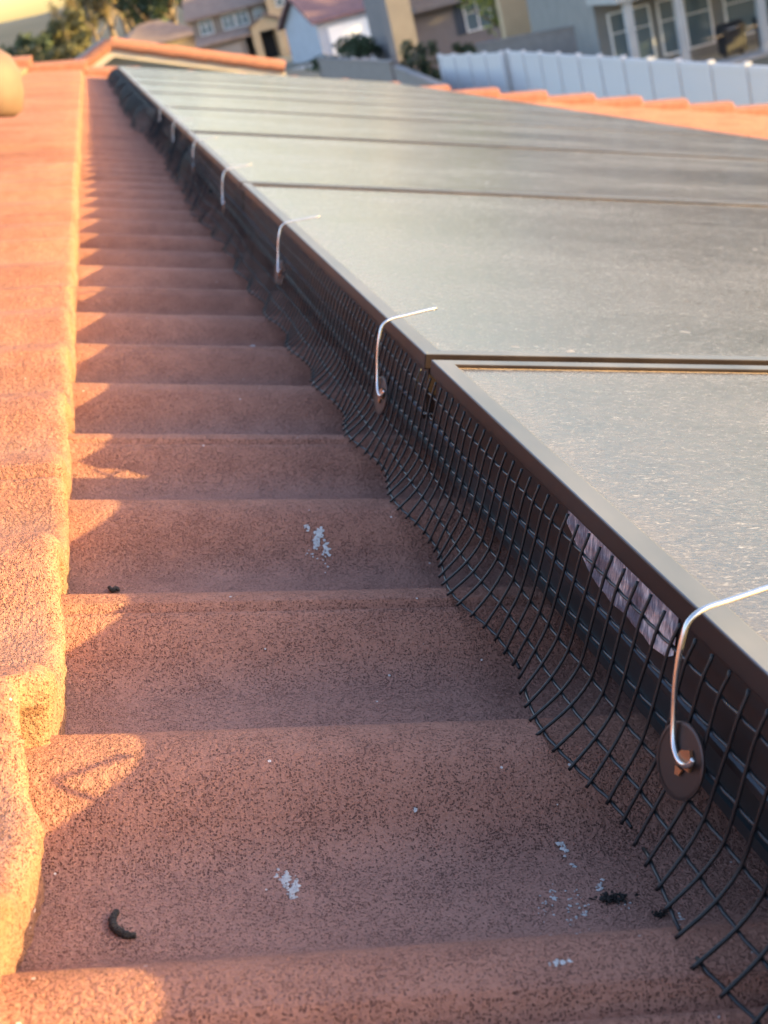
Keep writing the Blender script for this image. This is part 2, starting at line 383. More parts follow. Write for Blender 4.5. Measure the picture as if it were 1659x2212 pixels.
for k in range(-1,8):
    o=thing('solar_panel',plab[k+1],'solar panel',roof=(SP,E1+k*PITCH,PT+(.0008 if k==-1 else .0014+rng.uniform(-.0008,.0008))),group='solar panels in a row on the roof')
    if p0 is None:
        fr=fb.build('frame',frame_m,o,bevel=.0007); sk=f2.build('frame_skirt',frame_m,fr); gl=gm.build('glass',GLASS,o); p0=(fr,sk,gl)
    else:
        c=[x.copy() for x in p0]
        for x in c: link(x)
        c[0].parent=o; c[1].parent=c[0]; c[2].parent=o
    if k==-1: near=o
# worn silver sticker on the near panel's side
stk,t,b=mat('worn_foil',(.5,.5,.52),.35,.5)
tc=N(t,'ShaderNodeTexCoord'); mp=N(t,'ShaderNodeMapping'); mp.inputs['Scale'].default_value=(1,3.2,.8); t.links.new(tc.outputs['Object'],mp.inputs[0])
n1=N(t,'ShaderNodeTexNoise',i={'Scale':230,'Detail':6,'Roughness':.7}); t.links.new(mp.outputs[0],n1.inputs['Vector'])
n3=N(t,'ShaderNodeTexNoise',i={'Scale':60,'Detail':3}); t.links.new(tc.outputs['Object'],n3.inputs['Vector'])
t.links.new(ramp(t,mth(t,'ADD',mth(t,'MULTIPLY',n1.outputs[0],.6),mth(t,'MULTIPLY',n3.outputs[0],.4)),[(.36,(.06,.06,.09)),(.5,(.24,.22,.26)),(.62,(.85,.76,.74))]).outputs[0],b.inputs['Base Color'])
bp=N(t,'ShaderNodeBump',i={'Strength':.9,'Distance':.0006}); t.links.new(n1.outputs[0],bp.inputs['Height']); t.links.new(bp.outputs[0],b.inputs['Normal'])
m_=MB(); top=[];bot=[]
base_e=E1-PITCH
for i in range(41):
    f=i/40; e=.4095+f*(.5255-.4095)-base_e
    lo=-.0285+ (0.0015*nz(f*9,0,0,1)) + .012*max(0,(f-.62)/.38)**1.3 + (.004*max(0,1-f/.05))
    hi=-.0092-.0008*abs(nz(f*11,2,0,1))
    top.append((.0028,e,hi)); bot.append((.0028,e,lo))
m_.grid([top,bot],False); m_.build('sticker',stk,near,label='scratched silver sticker on the side of the frame')
# rails under the panels
alu,_,_=mat('dark_rail',(.05,.06,.065),.3,.8)
for s0,lab in ((.203,'dark metal mounting rail under the upper edge of the solar panels'),(1.45,'dark metal mounting rail under the lower part of the solar panels')):
    o=thing('mounting_rail',lab,'rail',roof=(s0,-.2,.0))
    m_=MB(); m_.box(0,.034,0,9.2,.0045,.0335); m_.box(-.0022,0,0,9.2,.0275,.0315); m_.box(-.0022,0,0,9.2,.0075,.011); m_.build('rail',alu,o)
    for q in range(8):
        f_=MB(); f_.box(.004,.03,.3+q*1.2,.34+q*1.2,-.03,.0045); f_.build('foot',alu,o)
# ================================================================== wire mesh along the panel edge
wire_m,t,b=mat('black_coated_wire',(.006,.006,.007),.42,0,.3)
wire_l,_,_=mat('black_coated_long_wire',(.008,.008,.009),.36,0,.4)
PRF=[[(.1868,.0643),(.1848,.0567),(.1830,.0459),(.1812,.0346),(.1789,.0223),(.1724,.0113),(.1628,.0015),(.1600,-.0008)],
     [(.1868,.0643),(.1845,.0567),(.1829,.0459),(.1810,.0346),(.1785,.0223),(.1742,.0110),(.1704,.0010),(.1690,-.0026)]]
def mesh_pt(e,r):            # r = row position 0..7 (row 6 is the last long wire)
    fl=.5+.5*math.cos(2*PI*(e-(.590))/P)
    fl=fl**1.3
    i=min(6,int(r)); f=r-i
    A=[PRF[0][i][k]*(1-f)+PRF[0][i+1][k]*f for k in (0,1)]
    B=[PRF[1][i][k]*(1-f)+PRF[1][i+1][k]*f for k in (0,1)]
    # smooth the flare
    s=A[0]*fl+B[0]*(1-fl); n=A[1]*fl+B[1]*(1-fl)
    amp=(r/6)
    s+=amp*(.0035*nz(0,e,1.5,6)+.0012*nz(0,e,4,30)); n+=amp*(.002*nz(0,e,9,7))
    if e>.95:
        q=min(1,(e-.95)/1.2); s-=q*amp*(.003+.012*(.5+nz(0,e,3.3,2.3))); n+=q*amp*.004*nz(0,e,6,5)
        s-=q*.010*math.sin(min(1,r/6)*PI)*(.5+nz(0,e,8,3))
    if e>3.85:
        q=min(1,(e-3.85)/.3); s-=q*math.sin(min(1,r/6)*PI*.8)*.022; s-=.012*q*(r/6)
    return s,n
def cat(p,q,r,s,t): return .5*((2*q)+(-p+r)*t+(2*p-5*q+4*r-s)*t*t+(-p+3*q-3*r+s)*t*t*t)
CUT=(.4985,.3725,.3165)
def build_mesh(e0,e1,label):
    root=thing('wire_mesh',label,'wire mesh',roof=(.18,e0,0),group='black wire mesh closing the gap under the panels')
    mv=MB(); mh=MB(); n=int((e1-e0)/.0127)
    r0=random.Random(int(e0*100))
    for i in range(n+1):
        e=e0+.004+i*.0127; far=e>1.6
        pts=[]; tip=6.28+r0.uniform(-.1,.12)
        if far: tip+=r0.uniform(-.2,.3)
        steps=9 if far else 22
        ctrl=[mesh_pt(e,q) for q in range(8)]
        sk=r0.uniform(-.0006,.0006); skt=r0.uniform(-.0016,.0016) if far else r0.uniform(-.0008,.0008)
        r_start=r0.uniform(-.12,.02)
        for q in range(steps+1):
            r=r_start+(tip-r_start)*q/steps
            rr=max(0,r); i0=min(6,int(rr)); f=rr-i0
            a=ctrl[max(0,i0-1)];b_=ctrl[i0];c_=ctrl[min(7,i0+1)];d_=ctrl[min(7,i0+2)]
            s=cat(a[0],b_[0],c_[0],d_[0],f); nn=cat(a[1],b_[1],c_[1],d_[1],f)
            if r<0: nn-=r*.011
            pts.append((s-.18,e-e0+sk*math.sin(rr*1.3)+skt*(rr/6)**3,nn))
        mv.tube(pts,.00068 if e<1.1 else .00056,5 if not far else 4)
    for row in range(1,7):
        pts=[]
        seg=[]
        m=int((e1-e0)/(.0127/2))
        for i in range(m+1):
            e=e0+i*.0127/2
            if row==6 and any(abs(e-c)<.0045 for c in CUT):
                if len(seg)>1: mh.tube(seg,.00068,5)
                seg=[]; continue
            s,nn=mesh_pt(e,row); seg.append((s-.18+.0010,e-e0,nn-.0003+ (.0003 if i%2 else -.0002)))
        if len(seg)>1: mh.tube(seg,.00068,5)
    mv.build('upright_wires',wire_m,root); mh.build('long_wires',wire_l,root)
    return root
build_mesh(.05,3.80,'black wire mesh strip under the near panels, its cut bottom ends resting on the tiles')
build_mesh(3.83,9.06,'blurred far strip of black wire mesh bulging out under the distant panels')
# ================================================================== hook fasteners with round washers
hook_m,_,_=mat('galvanised_wire',(.62,.60,.58),.24,.95)
reflect_m,_,_=mat('orange_reflection',(.42,.20,.10),.35,.75)  # orange of the sunlit tiles mirrored in the washer
wash_m,_,_=mat('bronze_washer',(.06,.048,.044),.45,.75)
HP=[(.1772,-.0108,.0385),(.1766,-.0098,.0362),(.1764,-.0065,.0343),(.1762,-.0025,.0342),(.1762,.0012,.0362),(.1762,.0034,.0400),(.1762,.005,.047),(.1760,.006,.0554),(.1762,.0065,.0637),(.1770,.007,.0707),(.1783,.0075,.0752),(.1812,.008,.0780),(.1850,.009,.0795),(.1920,.0105,.0808),(.2035,.013,.0832),(.2140,.0155,.0850)]
def smooth(pts,k=4):
    out=[]
    for i in range(len(pts)-1):
        a=pts[max(0,i-1)];b=pts[i];c=pts[i+1];d=pts[min(len(pts)-1,i+2)]
        for q in range(k): out.append(tuple(cat(a[x],b[x],c[x],d[x],q/k) for x in range(3)))
    out.append(pts[-1]); return out
hl=['silver wire hook with a round bronze washer, nearest of all, at the right edge','silver wire hook with washer standing just beyond the corner of the second panel',
 'third wire hook from the camera, with a bright washer, on the second panel','fourth wire hook from the camera at the next dark seam','fifth wire hook from the camera, blurred, under the third panel',
 'sixth wire hook from the camera, blurred coppery streak','farthest wire hook, a pale curved loop at the end of the near mesh']
hb=None
for i,(e,rz_) in enumerate(((.366,0),(.842,.05),(1.33,-.04),(1.905,.06),(2.455,0),(3.03,.03),(3.60,-.03))):
    o=thing('wire_hook',hl[i],'fastener',roof=(.183,e,.0318),group='wire hooks with washers pinning the mesh')
    if hb is None:
        m_=MB(); m_.tube([(a-.183,b,c-.0318) for a,b,c in smooth(HP)],.00095,10); h1=m_.build('hook',hook_m,o)
        m_=MB(); m_.tube([(.2135-.183,.01535,.0532),(.2144-.183,.0156,.05338)],[.0013,.0011],10)
        h3=m_.build('hook_tip',hook_m,h1)
        m_=MB(); m_.prism([(.0122*math.cos(2*PI*q/48),.0122*math.sin(2*PI*q/48)) for q in range(48)],-.0004,.0004,'z')
        m_.lathe([(.0122,.00025),(.0117,.00062),(.0108,.00062)],k=48)
        h2=m_.build('washer',wash_m,o); h2.location=(-.0052,-.001,.0012); h2.rotation_euler=(0,R(-82),R(10))
        m_=MB(); pet=[(.0046,-.0012),(.0030,.0026),(.0002,.0047),(-.0022,.0042),(-.0018,-.0030),(.0012,-.0034)]  # petal shape paints the sunlit tiles' orange reflection onto the washer
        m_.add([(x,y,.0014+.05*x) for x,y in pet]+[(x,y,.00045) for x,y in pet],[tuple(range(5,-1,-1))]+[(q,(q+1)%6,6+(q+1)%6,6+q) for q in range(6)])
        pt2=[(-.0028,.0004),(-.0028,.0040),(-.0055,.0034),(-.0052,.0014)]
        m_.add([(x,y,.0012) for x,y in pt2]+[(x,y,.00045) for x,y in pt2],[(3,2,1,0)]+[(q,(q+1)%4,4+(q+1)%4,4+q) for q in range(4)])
        h4=m_.build('tile_reflection',reflect_m,h2); h4.location=(.0012,-.0038,.0002); hb=(h1,h3,h2,h4)
    else:
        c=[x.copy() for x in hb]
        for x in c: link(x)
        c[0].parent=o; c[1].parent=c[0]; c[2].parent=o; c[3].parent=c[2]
        c[2].rotation_euler=(0,R(-84),R(6 if i==1 else rng.uniform(0,22))); c[0].rotation_euler=(0,0,rz_)
# ================================================================== little things lying on the tiles
def surf(s,e): return prof(e)+course_off(0,s)
chalk=noisy('white_dropping',(.36,.34,.32),(.52,.50,.47),300,.85)
def roof_px(x,y):
    n=-.01
    for _ in range(12):
        s,e=onroof(x,y,n); n=.5*n+.5*surf(s,e)
    return s,e
def splat(mb,cx,cy,rad,rg,n=9,asp=1.0):
    vs=[]; 
    for i in range(n):
        a=2*PI*i/n; r=rad*rg.uniform(.5,1.25); s=cx+math.cos(a)*r*asp; e=cy+math.sin(a)*r
        vs.append((s,e,surf(s,e)+.0004))
    vs.append((cx,cy,surf(cx,cy)+.0008+rad*.12)); mb.add(vs,[(i,(i+1)%n,n) for i in range(n)])
def dropping(name,label,spots,seed):
    rg=random.Random(seed); x0,y0=spots[0][:2]; s0,e0=roof_px(x0,y0)
    m_=MB()
    for (x,y,spread,cnt,rad) in spots:
        for _ in range(cnt):
            xx=x+rg.gauss(0,spread*.6); yy=y+rg.gauss(0,spread)
            s,e=roof_px(xx,yy); splat(m_,s,e,rad*rg.uniform(.35,1.2),rg,asp=rg.uniform(.7,1.6))
    m_.v=[(a-s0,b-e0,c-surf(s0,e0)) for a,b,c in m_.v]
    o=m_.build(name,chalk); o.location=W(s0,e0,surf(s0,e0)); o.rotation_euler=(0,TH,0); tag(o,label,'bird dropping'); return o
dropping('bird_dropping','white powdery splat low in the middle of the nearest full tile roll',[(617,1903,6,46,.0007),(634,1924,7,34,.00065),(640,1908,5,14,.0005),(600,1892,5,8,.0005),(625,1936,5,12,.0005)],1)
dropping('bird_dropping','pale streaky splat on the fourth tile roll, upper middle of the gap',[(692,1152,5,26,.0009),(686,1170,8,40,.0008),(706,1190,8,26,.0008),(662,1140,5,9,.0007),(700,1215,12,12,.0005),(675,1195,14,12,.0005)],2)
dropping('bird_dropping','smooth white smear on the crest at the bottom right',[(1200,2084,2.5,12,.0009),(1215,2082,2.5,12,.0009),(1230,2078,2.5,10,.0008),(1188,2086,2,5,.0006)],3)
dropping('bird_dropping','scattered white crumbs in the tile pan beside the dark debris',[(1195,1938,10,14,.0006),(1240,1972,22,30,.0004),(1180,1978,22,18,.00035),(1300,1918,9,12,.0006),(1345,1955,16,9,.0004),(1265,1975,6,8,.0006)],4)
dropping('bird_dropping','thin white dash on the tile slope above the debris',[(1213,1830,5,8,.0009),(1222,1842,4,5,.0007),(1238,1876,5,3,.0007)],5)
dropping('bird_dropping','small white crumb near the mesh end beside the smaller debris lump',[(1465,1988,7,9,.0008)],6)
dropping('bird_dropping','single small white flake in the centre of the nearest tile roll',[(897,1751,1.5,3,.0011)],7)
dropping('bird_dropping','blurred white fleck beside the mesh on a distant roll',[(545,747,2.5,5,.0022)],8)
dark,_,_=mat('dark_debris',(.02,.017,.014),.85)
bark=noisy('dry_twig',(.018,.015,.013),(.045,.038,.03),400,.9,.6,900)
def twig(label,pix,r,seed,name='twig',cat='twig',knob=True):
    rg=random.Random(seed); pts=[]; rr=[]
    P3=[]
    for (x,y) in pix:
        s,e=roof_px(x,y); P3.append((s,e,surf(s,e)+r*.9))
    P3=smooth(P3,6); s0,e0,n0=P3[0]
    m_=MB(); k=len(P3)
    rr=[r*(.55+.5*math.sin(PI*min(1,max(0,(i/(k-1))*.8+.12)))+(.14*rg.uniform(-1,1) if knob else 0)) for i in range(k)]
    m_.tube([(a-s0,b-e0,c-n0) for a,b,c in P3],rr,8)
    o=m_.build(name,bark); o.location=W(s0,e0,n0); o.rotation_euler=(0,TH,0); tag(o,label,cat); return o
twig('curved black twig lying in the tile pan at the lower left',[(253,1975),(243,1992),(247,2010),(262,2022),(279,2028),(294,2027)],.0013,1)
twig('tiny dark crooked twig in the pan near the sunlit tiles, upper left',[(236,1273),(243,1279),(250,1274),(256,1279)],.0011,2)
def lump(label,x,y,w_,seed,along=1.0):
    rg=random.Random(seed); s0,e0=roof_px(x,y); n0=surf(s0,e0); m_=MB()
    for _ in range(55):
        c=Vector((rg.gauss(0,w_*along*.42),rg.gauss(0,w_*.2),abs(rg.gauss(0,w_*.12))+.0006)); r=w_*rg.uniform(.08,.2)
        vs=[];q=[(-1,0,0),(1,0,0),(0,-1,0),(0,1,0),(0,0,-1),(0,0,1)]
        for d in q: vs.append(c+Vector(d)*r*rg.uniform(.5,1.3))
        m_.add(vs,[(0,2,5),(2,1,5),(1,3,5),(3,0,5),(2,0,4),(1,2,4),(3,1,4),(0,3,4)])
    for _ in range(9):
        a=rg.uniform(0,2*PI); c=Vector((rg.gauss(0,w_*along*.4),rg.gauss(0,w_*.2),.001))
        m_.tube([c,c+Vector((math.cos(a)*w_*.4,math.sin(a)*w_*.3,rg.uniform(0,.0008)))],.00022,4)
    o=m_.build('debris_clump',bark); o.location=W(s0,e0,n0); o.rotation_euler=(0,TH,0); tag(o,label,'debris')
    return o
lump('black matted clump of debris in the pan, lower right',1326,1946,.0058,3,1.25)
lump('smaller black crumb of debris between the clump and the mesh',1424,1980,.0033,4,.7)
# vent cap standing on the roof at the far left
vm=noisy('painted_vent',(.125,.075,.052),(.15,.095,.065),20,.7)
cs,ce=-.20,3.0
o=thing('roof_vent','rounded orange lit vent cap cut off by the left edge of the photo','vent',roof=(cs,ce,course_off(-1,cs)-.02))
m_=MB(); m_.lathe([(.02,0),(.02,.085)],k=24); m_.build('pipe',vm,o)
m_=MB(); m_.lathe([(.0,.215),(.03,.212),(.058,.197),(.076,.17),(.083,.13),(.08,.095),(.065,.082),(.02,.078)],k=32); m_.build('cap',vm,o)
# ================================================================== setting: ground, hills
grass_m=noisy('dry_ground',(.10,.085,.05),(.17,.14,.09),.15,.95)
m_=MB(); m_.add([(-3000,-3000,0),(3000,-3000,0),(3000,3000,0),(-3000,3000,0)],[(0,1,2,3)]); m_.build('ground',grass_m,kind='structure')
hill_m=noisy('chaparral',(.04,.045,.03),(.10,.09,.06),.03,.95,.6,.2)
m_=MB(); rows=[]
for i in range(40):
    y=380+i*30; row=[]
    for q in range(90):
        x=-700+q*18
        px=x/y
        a=math.exp(-((y-640)/120)**2)
        h=a*(20+6*noise.noise(Vector((x/70,y/90,0)))+1.6*noise.noise(Vector((x/20,y/25,4)))+8*max(0,min(1,(px-.02)*8))+34*max(0,min(1,(px-.2)*5)))  # unseen right part raised to darken what the panels reflect
        row.append((x,y,h-2))
    rows.append(row)
m_.grid(rows); m_.build('hills',hill_m,kind='structure')
asph=noisy('asphalt',(.05,.05,.052),(.07,.07,.07),3,.9)
conc=noisy('concrete',(.28,.27,.25),(.36,.34,.32),2,.9)
# ------------------------------------------------------------------ trees
def leaf_mat(name,c1,c2,c3):
    m,t,b=mat(name,c1,.75)
    oi=N(t,'ShaderNodeNewGeometry'); r=ramp(t,oi.outputs['Random Per Island'],[(.1,c1),(.5,c2),(.95,c3)])
    t.links.new(r.outputs[0],b.inputs['Base Color'])
    b.inputs['Transmission Weight'].default_value=0
    return m
L_OLIVE=leaf_mat('olive_leaves',(.055,.06,.02),(.11,.105,.04),(.19,.16,.06))
L_DARK=leaf_mat('dark_leaves',(.012,.022,.008),(.03,.05,.018),(.055,.08,.03))
L_LIME=leaf_mat('lime_leaves',(.10,.14,.02),(.2,.24,.05),(.3,.32,.08))
L_TAN=leaf_mat('tan_leaves',(.08,.065,.03),(.16,.125,.055),(.28,.21,.10))
barkm=noisy('bark',(.12,.09,.06),(.22,.17,.12),2,.95)
def foliage(mb,c,rx,rz,n,size,rg,clumps=14):
    cl=[]
    for _ in range(clumps):
        a=rg.uniform(0,2*PI); u=rg.uniform(-1,1); r=rg.uniform(.35,.95)
        cl.append((Vector((math.cos(a)*math.sqrt(1-u*u)*rx*r,math.sin(a)*math.sqrt(1-u*u)*rx*r,u*rz*r)),rg.uniform(.22,.42)))
    for i in range(n):
        cc,cr=cl[rg.randrange(clumps)]
        d=Vector((rg.gauss(0,1),rg.gauss(0,1),rg.gauss(0,1))); d=d.normalized()*cr*rg.random()**.45
        p=Vector(c)+cc+Vector((d.x*rx,d.y*rx,d.z*rz))
        q=Vector((rg.gauss(0,1),rg.gauss(0,1),rg.gauss(0,1))).normalized(); w_=q.orthogonal().normalized(); s=size*rg.uniform(.5,1.3)
        h=q.cross(w_)
        mb.add([p-w_*s,p-h*s*.5,p+w_*s,p+h*s*.5],[(0,1,2,3)])
def tree(label,loc,h,rx,lm,seed,trunk_h=.35,name='tree',n=2600,size=None,group=None,rzf=None):
    rg=random.Random(seed); o=thing(name,label,name.split('_')[-1],loc,group=group)
    tm=MB(); th=h*trunk_h; tr=h*.025+.05
    top=(rg.uniform(-.3,.3),rg.uniform(-.3,.3),h*.75)
    tm.tube([(0,0,-.1),(rg.uniform(-.1,.1),0,th*.6),(top[0]*.5,top[1]*.5,th),(top[0],top[1],h*.75)],[tr*1.3,tr,tr*.8,tr*.2],8)
    for q in range(6):
        a=rg.uniform(0,2*PI); z=th*rg.uniform(.8,1.3); l=rx*.7
        tm.tube([(0,0,z),(math.cos(a)*l*.5,math.sin(a)*l*.5,z+l*.4),(math.cos(a)*l,math.sin(a)*l,z+l*.9)],[tr*.5,tr*.35,tr*.1],6)
    tm.build('trunk',barkm,o)
    rz=rzf or (h-th)/2*1.05
    fm_=MB(); foliage(fm_,(0,0,h-rz),rx,rz,n,size or max(.12,rx*.09),rg,20); fm_.build('crown',lm,o); return o
def bush(label,loc,rx,rz,lm,seed,n=900,group=None,size=None):
    rg=random.Random(seed); fm_=MB(); foliage(fm_,(0,0,rz*.85),rx,rz,n,size or rx*.12,rg,12)
    for q in range(5):
        a=rg.uniform(0,2*PI); fm_.tube([(0,0,0),(math.cos(a)*rx*.5,math.sin(a)*rx*.5,rz)],[.04,.01],4)
    o=fm_.build('bush',lm); o.location=loc; tag(o,label,'bush',group); return o
def up(p,dz): return Vector((p.x,p.y,p.z+dz))
def at(x,dist,z=0):    # a point on the ground at that distance, seen in photo column x (near the top edge)
    y=78-.2536*(x-183)+5.8*3100/dist*.97*(1-z/5.8)
    x2=x+ .2456*0
    d=ray(x2,y); k=dist/math.hypot(d.x,d.y); p=CAM+d*k; return Vector((p.x,p.y,z))
tg='trees behind the roofs'
tree('tall dark tree left of the beige house, darkest of the row',at(395,185),16,4.2,L_DARK,11,group=tg,n=3200)
tree('dark green tree standing right behind the tiled gable, against its neighbour',at(345,200),17,4.2,L_DARK,12,group=tg,n=3000)
tree('sunlit pale eucalyptus rising over the pink roof',at(262,230),18,3.6,L_TAN,13,group=tg,n=2600)
tree('narrow sunlit tan tree beside the hill slope',at(180,250),15,2.6,L_TAN,14,group=tg,n=2000)
tree('olive green tree between the two tan trees',at(222,260),14.5,3.6,L_OLIVE,15,group=tg)
tree('broad low green tree under the hill, left of the gable',at(115,190),6.2,4.6,L_OLIVE,16,group=tg,trunk_h=.2)
tree('low olive tree at the far left under the hill',at(48,200),4.6,4.8,L_OLIVE,17,group=tg,trunk_h=.2)
tree('brown green tree above the beige house roof',at(330,240),21,5,L_OLIVE,18,group=tg,n=2600)
tree('low dark green tree against the hill at the far left',at(95,215),7.5,4.6,L_DARK,51,group=tg,trunk_h=.15)
tree('dark green tree filling the slope right of the sky patch',at(165,225),10,4.8,L_OLIVE,52,group=tg,trunk_h=.2,n=3000)
tree('second olive tree left of the pink roof, partly before the sky',at(150,240),8,4.2,L_OLIVE,31,group=tg)
tree('dark wide tree between the eucalyptus and the darkest tree',at(310,215),16,4.6,L_DARK,32,group=tg,n=3000)
tree('tan green tree directly over the pink hipped roof',at(288,260),20,4.6,L_TAN,33,group=tg,n=3000)
tree('dark tree close against the left side of the beige house',at(425,200),18,4.5,L_DARK,34,group=tg,n=3000)
# ------------------------------------------------------------------ houses
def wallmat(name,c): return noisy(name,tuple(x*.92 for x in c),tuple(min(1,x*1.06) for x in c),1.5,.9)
roofpink=noisy('pink_tile_roof',(.17,.115,.09),(.24,.17,.13),1.5,.9,.7,10)
roofplum=noisy('plum_tile_roof',(.13,.075,.08),(.19,.11,.11),1.5,.9,.7,10)
winglass,_,_=mat('window_glass',(.10,.14,.16),.08,0,.8)
darkm,_,_=mat('dark_opening',(.012,.012,.014),.7)
shut,_,_=mat('blue_shutter',(.03,.045,.07),.6)
def window(root,x,y,z,w_,h_,face='y-',mull=2,frame=None,shutters=False):
    """window on a wall facing local -y"""
    f=MB(); t_=.07
    f.box(x-w_/2-t_,x+w_/2+t_,y-.07,y-.001,z-t_,z); f.box(x-w_/2-t_,x+w_/2+t_,y-.07,y-.001,z+h_,z+h_+t_)
    f.box(x-w_/2-t_,x-w_/2,y-.07,y-.001,z,z+h_); f.box(x+w_/2,x+w_/2+t_,y-.07,y-.001,z,z+h_)
    for q in range(1,mull): xx=x-w_/2+w_*q/mull; f.box(xx-.03,xx+.03,y-.06,y-.031,z,z+h_)
    f.box(x-w_/2,x+w_/2,y-.06,y-.032,z+h_*.62,z+h_*.62+.04)
    o=f.build('window',frame or white,root)
    g=MB(); g.box(x-w_/2,x+w_/2,y-.03,y-.004,z,z+h_); g.build('pane',winglass,o)
    if shutters:
        for sx in (-1,1):
            q=MB(); xc=x+sx*(w_/2+t_+.26)
            q.box(xc-.24,xc+.24,y-.05,y-.003,z-.1,z+h_+.1)
            for k in range(8): q.box(xc-.19,xc+.19,y-.065,y-.051,z+.0+k*h_/8,z+.06+k*h_/8)
            q.build('shutter',shut,root)
    return o
def gable_roof(mb,x0,x1,y0,y1,z,rise,axis='x',ov=.5,th=.22):
    if axis=='x':   # ridge along x
        ym=(y0+y1)/2; hy=(y1-y0)/2; k=rise/hy
        mb.prism([(y0-ov,z-ov*k),(ym,z+rise),(y1+ov,z-ov*k),(y1+ov,z-ov*k+th),(ym,z+rise+th),(y0-ov,z-ov*k+th)],x0-ov,x1+ov,'x')
    else:
        xm=(x0+x1)/2; hx=(x1-x0)/2; k=rise/hx
        mb.prism([(x0-ov,z-ov*k),(xm,z+rise),(x1+ov,z-ov*k),(x1+ov,z-ov*k+th),(xm,z+rise+th),(x0-ov,z-ov*k+th)],y0-ov,y1+ov,'y')
def gable_wall(mb,x0,x1,y0,y1,z,rise,axis):
    if axis=='x': ym=(y0+y1)/2; mb.prism([(y0,0),(y1,0),(y1,z),(ym,z+rise),(y0,z)],x0,x1,'x')
    else: xm=(x0+x1)/2; mb.prism([(x0,0),(x1,0),(x1,z),(xm,z+rise),(x0,z)],y0,y1,'y')
# --- beige two storey house with a sunlit bay
beige=wallmat('taupe_stucco',(.19,.155,.13)); sun_ochre=wallmat('sunlit_ochre_stucco',(.42,.32,.20))  # ochre: sunlight on bay, porch, wing and column put into the colour
pA=at(436,140); hA=thing('house','two storey beige house with a gabled bay and arched porch, behind the tiled gable','house',pA,R(-8))
m_=MB(); gable_wall(m_,0,9.0,0,8,4.9,1.7,'x'); m_.box(0.3,4.6,-3.0,-.01,0,2.3); m_.build('wall',beige,hA)
m_=MB(); gable_roof(m_,0,9.0,0,8,4.9,1.7,'x'); m_.prism([(-3.4,2.35),(0,3.1),(0,3.3),(-3.4,2.55)],.1,5.2,'x'); m_.build('roof',roofpink,hA)
m_=MB(); gable_wall(m_,7.2,10.4,-1.6,6,6.0,1.1,'y'); m_.build('bay',sun_ochre,hA)
m_=MB(); gable_roof(m_,7.2,10.4,-1.6,6,6.0,1.1,'y',.35); m_.build('roof',roofpink,hA,label='small pink gable roof over the bay')
m_=MB(); gable_wall(m_,5.3,6.0,-3.2,-1.4,2.5,0,'y'); gable_wall(m_,7.5,8.2,-3.2,-1.4,2.5,0,'y'); m_.prism([(5.3,2.5),(8.2,2.5),(8.2,3.0),(6.75,3.7),(5.3,3.0)],-3.2,-1.4,'y'); pc=m_.build('porch',sun_ochre,hA)
m_=MB(); gable_roof(m_,5.3,8.2,-3.2,-1.4,3.1,.75,'y',.25,.12); m_.build('porch_roof',roofpink,pc)
m_=MB(); m_.box(6.05,7.45,-1.45,-1.25,0,2.3); m_.build('door',darkm,hA)
m_=MB(); m_.box(.8,4.1,-3.06,-3.011,0,2.0); m_.build('garage_door',wallmat('garage_tan',(.25,.22,.2)),hA)
for x,ww in ((1.3,1.1),(3.4,1.0),(4.7,1.0)): window(hA,x,0,3.35,ww,1.2)
window(hA,6.3,0,3.6,.7,.8)
window(hA,8.8,-1.6,4.2,1.3,1.1)
# --- house with plum roof and white walls
whst=wallmat('white_stucco',(.34,.37,.42))
pB=at(695,112); hB=thing('house','low white house with a long plum coloured roof beside the beige house','house',pB,R(12))
m_=MB(); gable_wall(m_,0,9,0,7,2.9,1.9,'x'); m_.build('wall',whst,hB)
m_=MB(); gable_roof(m_,0,9,0,7,2.9,1.9,'x',.5); m_.build('roof',roofplum,hB)
m_=MB(); gable_wall(m_,5.6,9.2,-1.2,3,3.0,1.0,'y'); m_.build('wing',sun_ochre,hB,label='sunlit ochre gabled wing')
m_=MB(); gable_roof(m_,5.6,9.2,-1.2,3,3.0,1.0,'y',.3); m_.build('wing_roof',roofplum,hB)
m_=MB(); m_.box(.8,4.8,-.06,-.003,0,2.2)
for q in range(1,4): m_.box(.8,4.8,-.075,-.061,q*.55-.02,q*.55+.02)
m_.build('garage_door',white,hB)
window(hB,7.4,-1.2,1.2,1.3,1.2)
m_=MB(); m_.box(-3,9,-16,-.5,.0,.06); o=m_.build('driveway',conc); o.location=pB; o.rotation_euler=(0,0,R(12)); o['kind']='structure'
# --- mauve house with shuttered window
mauve=wallmat('mauve_stucco',(.17,.155,.155))
pC=at(862,76); hC=thing('house','mauve grey house with a blue shuttered window behind the grey block wall','house',pC,R(4))
m_=MB(); gable_wall(m_,1.2,8.0,0,9,5.6,1.8,'x'); m_.box(1.2,5.4,-.8,-.01,3.0,3.3); m_.build('wall',mauve,hC)
m_=MB(); gable_roof(m_,1.2,8.0,0,9,5.6,1.8,'x'); m_.build('roof',roofplum,hC)
window(hC,4.6,0,1.5,1.3,1.3,shutters=True)
m_=MB(); m_.box(-.5,.7,-1.8,-.6,0,6.4); m_.box(-.6,.8,-1.9,-.5,6.4,6.6); m_.build('chimney',mauve,hC)
m_=MB(); m_.box(6.7,7.6,-.05,-.004,.1,2.6); m_.build('door',darkm,hC)
